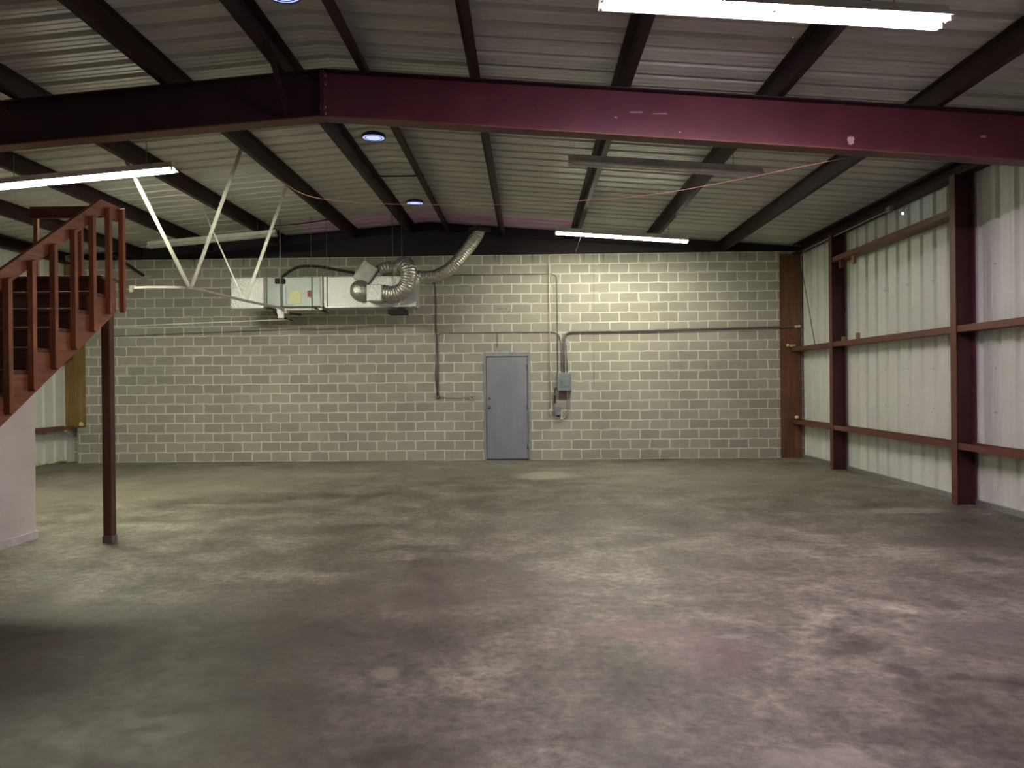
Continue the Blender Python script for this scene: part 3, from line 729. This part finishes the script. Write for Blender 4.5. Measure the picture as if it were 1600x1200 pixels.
tag(MB().tube([(-4.95, 13.96, 3.08), (-4.62, 14.0, 2.99), (-4.40, 14.1, 2.965)], .02, 8).build('suction_line', M['black_foam']), 'short black pipe slanting under the left of the air handler', 'pipe')
tag(MB().tube([(-4.10, 13.97, 3.08), (-3.85, 14.05, 3.0)], .018, 8).build('suction_line', M['black_foam']), 'short black pipe slanting under the middle of the air handler', 'pipe')
tag(MB().tube([(-9.6, 14.6, 2.785), (-4.72, 14.6, 2.925)], .012, 8).build('drain_pipe', M['drain_white']), 'thin white drain pipe crossing in front of the block wall at left', 'pipe')
tag(MB().tube([(-5.02, 14.3, 3.08), (-5.0, 14.5, 2.99), (-4.72, 14.6, 2.90)], .012, 8).build('drain_hose', M['black']), 'black drain hose joining the thin white pipe', 'hose')
# knee brace at left top
kb = thing('knee_brace', (-8.2, 15.0, 3.9), 'small dark diagonal brace high on the block wall at left', 'brace')
MB().bar((-8.42, 14.7, 4.28), (-8.06, 15.19, 3.93), .05, .05).build('bar', M['purlin'], kb)
MB().ball((-8.05, 15.19, 3.91), .09, 10, (1.6, .2, .7), .2).build('mortar_patch', simple('mortar', (.4, .4, .34), .9), kb)['label'] = 'pale mortar patch'

# ================================================================== CONDUITS ON THE BLOCK WALL
YC = YB - .016
def pipe(pts, r, mat, name, label, cat, rad=.1, grp=None, y=None):
    return tag(MB().tube(smooth_path([(x, (y or YC), z) if len((x, z)) == 2 else None for x, z in pts], rad), r, 10).build(name, mat), label, cat, grp)
pipe([(-1.872, 1.32), (-1.872, 2.655), (.54, 2.655), (.655, 2.60), (.70, 2.40), (.70, 1.79)], .0125, M['conduit'], 'conduit', 'grey conduit running over the door and down on its left', 'conduit')
pipe([(-1.905, 1.32), (-1.905, 2.46)], .011, M['conduit'], 'conduit', 'short upright grey conduit left of the door, leftmost of the close pair', 'conduit')
pipe([(-1.88, 1.315), (-1.23, 1.308)], .013, M['galv'], 'conduit', 'short level conduit from the corner fitting to the switch box left of the door', 'conduit')
tag(MB().ball((-1.88, YC - .005, 1.315), .042, 12, (1, .8, 1)).build('conduit_fitting', M['knob']), 'small brownish conduit elbow low on the wall left of the door', 'fitting')
sw = thing('switch_box', (-1.165, YB, 1.25), 'small grey switch box beside the door handle side', 'switch')
swb = MB().box((-1.222, YB - .05, 1.245), (-1.108, YB, 1.365)).build('box', M['galv'], sw, .006)
MB().box((-1.178, YB - .064, 1.29), (-1.158, YB - .050, 1.325)).build('toggle', M['black'], swb)
pipe([(-3.6, 3.862), (.52, 3.858), (.622, 3.80), (.622, 1.79)], .011, M['conduit'], 'conduit', 'thin grey conduit running high along the wall and down to the breaker panel', 'conduit', .12, None)
pipe([(1.024, 4.252), (.455, 4.246), (.461, 1.03)], .012, M['pvc'], 'water_pipe', 'thin cream pipe running down the wall right of the door', 'pipe', .02, None, YB - .04)
tag(MB().ball((.461, YB - .045, 1.015), .03, 10, (1, 1, 1.4)).tube([(.461, YB - .05, 1.0), (.461, YB - .05, .93)], .010, 8).build('pipe_tap', M['pvc']), 'small brass tap at the foot of the cream pipe', 'tap')
pipe([(.755, 1.79), (.755, 2.655), (2.3, 2.66), (5.50, 2.70)], .021, M['conduit'], 'conduit', 'thick dark conduit running from the breaker panel to the right corner', 'conduit', .2, None, YB - .046)
tag(MB().tube([(5.50, YB - .05, 2.70), (5.60, YB - .05, 2.706)], .023, 8).ball((5.60, YB - .05, 2.712), .030, 8).build('conduit_fitting', M['foam']), 'yellow-orange foam blob at the right end of the thick conduit', 'fitting')
pipe([(.818, 1.79), (.818, 2.43)], .012, M['galv'], 'conduit', 'short grey conduit rising from the right of the breaker panel', 'conduit')
tag(MB().box((.795, YB - .03, 2.40), (.845, YB, 2.50)).box((.80, YB - .035, 2.36), (.86, YB, 2.39)).build('conduit_clamp', M['galv']), 'small grey fitting on top of the short conduit above the breaker panel', 'fitting')
ep = thing('breaker_panel', (.752, YB, 1.419), 'grey metal breaker panel on the wall right of the door', 'electrical panel')
MB().box((.602, YB - .11, 1.422), (.902, YB - .002, 1.795)).build('enclosure', M['grey_box'], ep, .006)
MB().box((.612, YB - .118, 1.432), (.892, YB - .111, 1.785)).build('cover', M['grey_box'], ep, .004)
pd_ = MB().box((.667, YB - .130, 1.513), (.865, YB - .119, 1.674)).build('panel_door', M['grey_box'], ep, .004)
MB().box((.69, YB - .138, 1.57), (.71, YB - .131, 1.63)).build('latch', M['grey_box_dark'], pd_)
o = MB().box((.64, YB - .02, 1.24), (.865, YB - .001, 1.42)).build('backing_board', M['backer']); tag(o, 'brown backing board under the breaker panel', 'board')
jb = thing('junction_box', (.61, YB, .91), 'small grey electrical box below the breaker panel', 'electrical box')
MB().box((.541, YB - .09, .918), (.682, YB - .001, 1.103)).build('box', M['grey_box'], jb, .005)
MB().box((.548, YB - .096, .928), (.675, YB - .091, 1.093)).build('cover', M['grey_box'], jb, .003)
MB().tube([(.611, YB - .04, .918), (.611, YB - .04, .885)], .018, 8).build('nipple', M['black'], jb)
tag(MB().tube(catmull([(.585, YB - .03, 1.50), (.555, YB - .03, 1.45), (.550, YB - .03, 1.36)]), .011, 8).box((.528, YB - .055, 1.17), (.575, YB - .01, 1.34)).build('black_plug', M['black']), 'black plug hanging on a short cord beside the breaker panel', 'plug')
tag(MB().tube(catmull([(.818, YB - .04, 1.42), (.822, YB - .04, 1.20), (.822, YB - .04, 1.04), (.79, YB - .04, .92), (.70, YB - .04, .84), (.615, YB - .04, .845), (.611, YB - .04, .885)]), .014, 8).build('flexible_conduit', M['galv']), 'silver flexible conduit curving from panel to the small box', 'conduit')
tag(MB().box((.85, YB - .04, 1.10), (.89, YB - .001, 1.25)).build('conduit_clamp', M['galv'], None, .004), 'small grey fitting right of the curved flexible conduit', 'fitting')
tag(MB().tube(catmull([(-2.05, YC, 3.95), (-1.93, YC, 3.70), (-1.90, YC, 3.3), (-1.905, YC, 2.8), (-1.89, YC, 2.3), (-1.93, YC, 1.8), (-1.89, YC, 1.34)]), .008, 6).build('cable', M['black']), 'thin black cable hanging down the wall from the flexible duct', 'cable')
tag(MB().tube([(-.63, YC, 2.655), (-.632, YC, 2.34)], .006, 6).build('cable', M['black']), 'very short cable stub above the door', 'cable')
tag(MB().tube([(1.395, YC, 4.24), (1.37, YC, 1.56)], .003, 6).build('string', M['conduit']), 'hair-thin dark string hanging down the wall right of the breaker panel', 'string')
tag(MB().tube([(1.03, 13.4, 4.36), (1.01, 15.12, 4.30)], .004, 6).build('cord', M['white_metal']), 'thin white cord from the far lit light to the cream pipe', 'cord')
# pencil-like scribble marks on the blocks
mb = MB(); random.seed(11)
for i in range(16):
    x = -.62 + (i % 8) * .042 + random.uniform(-.01, .01); z = 3.14 - (.03 if i > 7 else 0) - (i % 8) * .006 + random.uniform(-.03, .03)
    mb.box((x, YB - .003, z), (x + random.uniform(.008, .028), YB - .0005, z + random.uniform(.008, .022)))
tag(mb.build('wall_marks', simple('faded_ink', (.16, .16, .14), .9)), 'faint dark smudged marks on the blocks high above the door', 'marks')
# small nail holes / chips: larger ones near the right
for (x, z, s_) in ((3.5, 3.55, .02), (1.75, .45, .015)):
    pass

# ================================================================== RIGHT WALL BITS
o = MB().tube(smooth_path([(5.50 - .02, 11.175, 4.16), (5.48, 14.55, 4.165), (5.56, 14.95, 4.10), (5.60, 14.99, 3.83)], .12), .009, 8).build('conduit', M['galv']); tag(o, 'thin pale conduit along the eave beam of the right wall', 'conduit')
tag(MB().box((5.44, 11.05, 4.12), (5.50, 11.18, 4.20)).build('junction_box', M['conduit'], None, .004), 'small box at the near end of the eave conduit', 'electrical box')
tag(MB().tube([(5.60, 14.985, 3.84), (5.62, 14.40, 2.29)], .007, 6).build('cable', M['black']), 'straight black cable slanting down the right metal wall in the corner', 'cable')
lb = thing('eave_bulb', (5.42, 10.65, 3.98), 'tiny bright bluish lamp under the right eave beam', 'lamp')
MB().ball((5.44, 10.68, 4.0), .016, 12).build('bulb', m_emit('eave_glow', (.62, .62, 1.0), 2.5), lb)
MB().tube([(5.44, 10.68, 4.018), (5.52, 10.68, 4.19)], .008, 8).build('stem', M['bolt'], lb)
# scraps of wood
for x, y, z, h, lab in ((5.56, 12.95, 2.20, .16, 'left'), (5.56, 12.40, 2.20, .19, 'right')):
    tag(MB().box((x - .03, y - .03, z + .006), (x + .02, y + .03, z + h)).build('wood_block', M['stub']), f'small wood scrap on the middle girt, {lab} one', 'wood scrap')
tag(MB().box((5.48, 12.87, 3.56), (5.54, 12.95, 3.699)).build('wood_block', M['post']), 'dark block hanging under the top girt, left one', 'wood scrap')
tag(MB().box((5.48, 12.37, 3.56), (5.53, 12.45, 3.699)).build('wood_block', M['stub']), 'yellowish block hanging under the top girt, right one', 'wood scrap')
def blob(c, label, n=5, r=.035, spread=(.06, .03, .015)):
    mb = MB()
    for i in range(n): mb.ball((c[0] + random.uniform(-1, 1) * spread[0], c[1] + random.uniform(-1, 1) * spread[1], c[2] + random.uniform(0, 1) * spread[2]), r * random.uniform(.6, 1.1), 8, (1, 1, .8), .15)
    tag(mb.build('foam_blob', M['foam']), label, 'foam')
blob((5.42, 15.12, 2.30), 'yellow foam at the end of the middle right girt', 6, .032, (.10, .02, .02))
blob((5.50, 15.12, .81), 'yellow foam at the end of the lowest right girt', 6, .04, (.05, .03, .03))
blob((-9.42, 15.15, .80), 'yellow foam at the end of the lower left girt', 6, .04, (.06, .03, .04))
for i, y in enumerate((14.28, 14.62, 14.86, 15.02)):
    blob((-9.72, y, .06), ['small foam lump at the left wall foot, nearest the drywall', 'foam lump at the left wall foot, second from the drywall', 'foam lump at the left wall foot, third from the drywall', 'largest foam lump at the left wall foot, in the corner'][i], 4 + (i == 3) * 4, .03, (.02, .10, .03))
# stretched cord across the hall
tag(MB().tube(catmull([(3.33, 7.56, 3.89), (1.6, 8.3, 3.745), (.45, 8.79, 3.78), (-.41, 9.17, 3.85), (-2.0, 9.8, 4.04), (-3.05, 10.25, 4.27), (-3.70, 10.6, 4.66)]), .0045, 6).build('cord', M['copper']), 'long pinkish cord strung across the hall under the roof', 'cord')

# groups of repeats
for o in bpy.data.objects:
    if o.parent is None and 'category' in o.keys():
        g = {'roof purlin': 'roof purlins', 'wall girt': 'wall girts', 'ceiling light': 'tube lights under the roof', 'skylight': 'round ridge skylights',
             'rod': 'hanger rods of the air handler', 'foam': 'blobs of yellow foam', 'wood scrap': 'wood scraps on the right wall girts',
             'eave beam': 'eave beams', 'conduit': 'electrical conduits', 'flexible duct': 'silver flexible ducts'}.get(o['category'])
        if o.name.startswith('wall_column'): g = 'columns of the right wall'
        if g: o['group'] = g
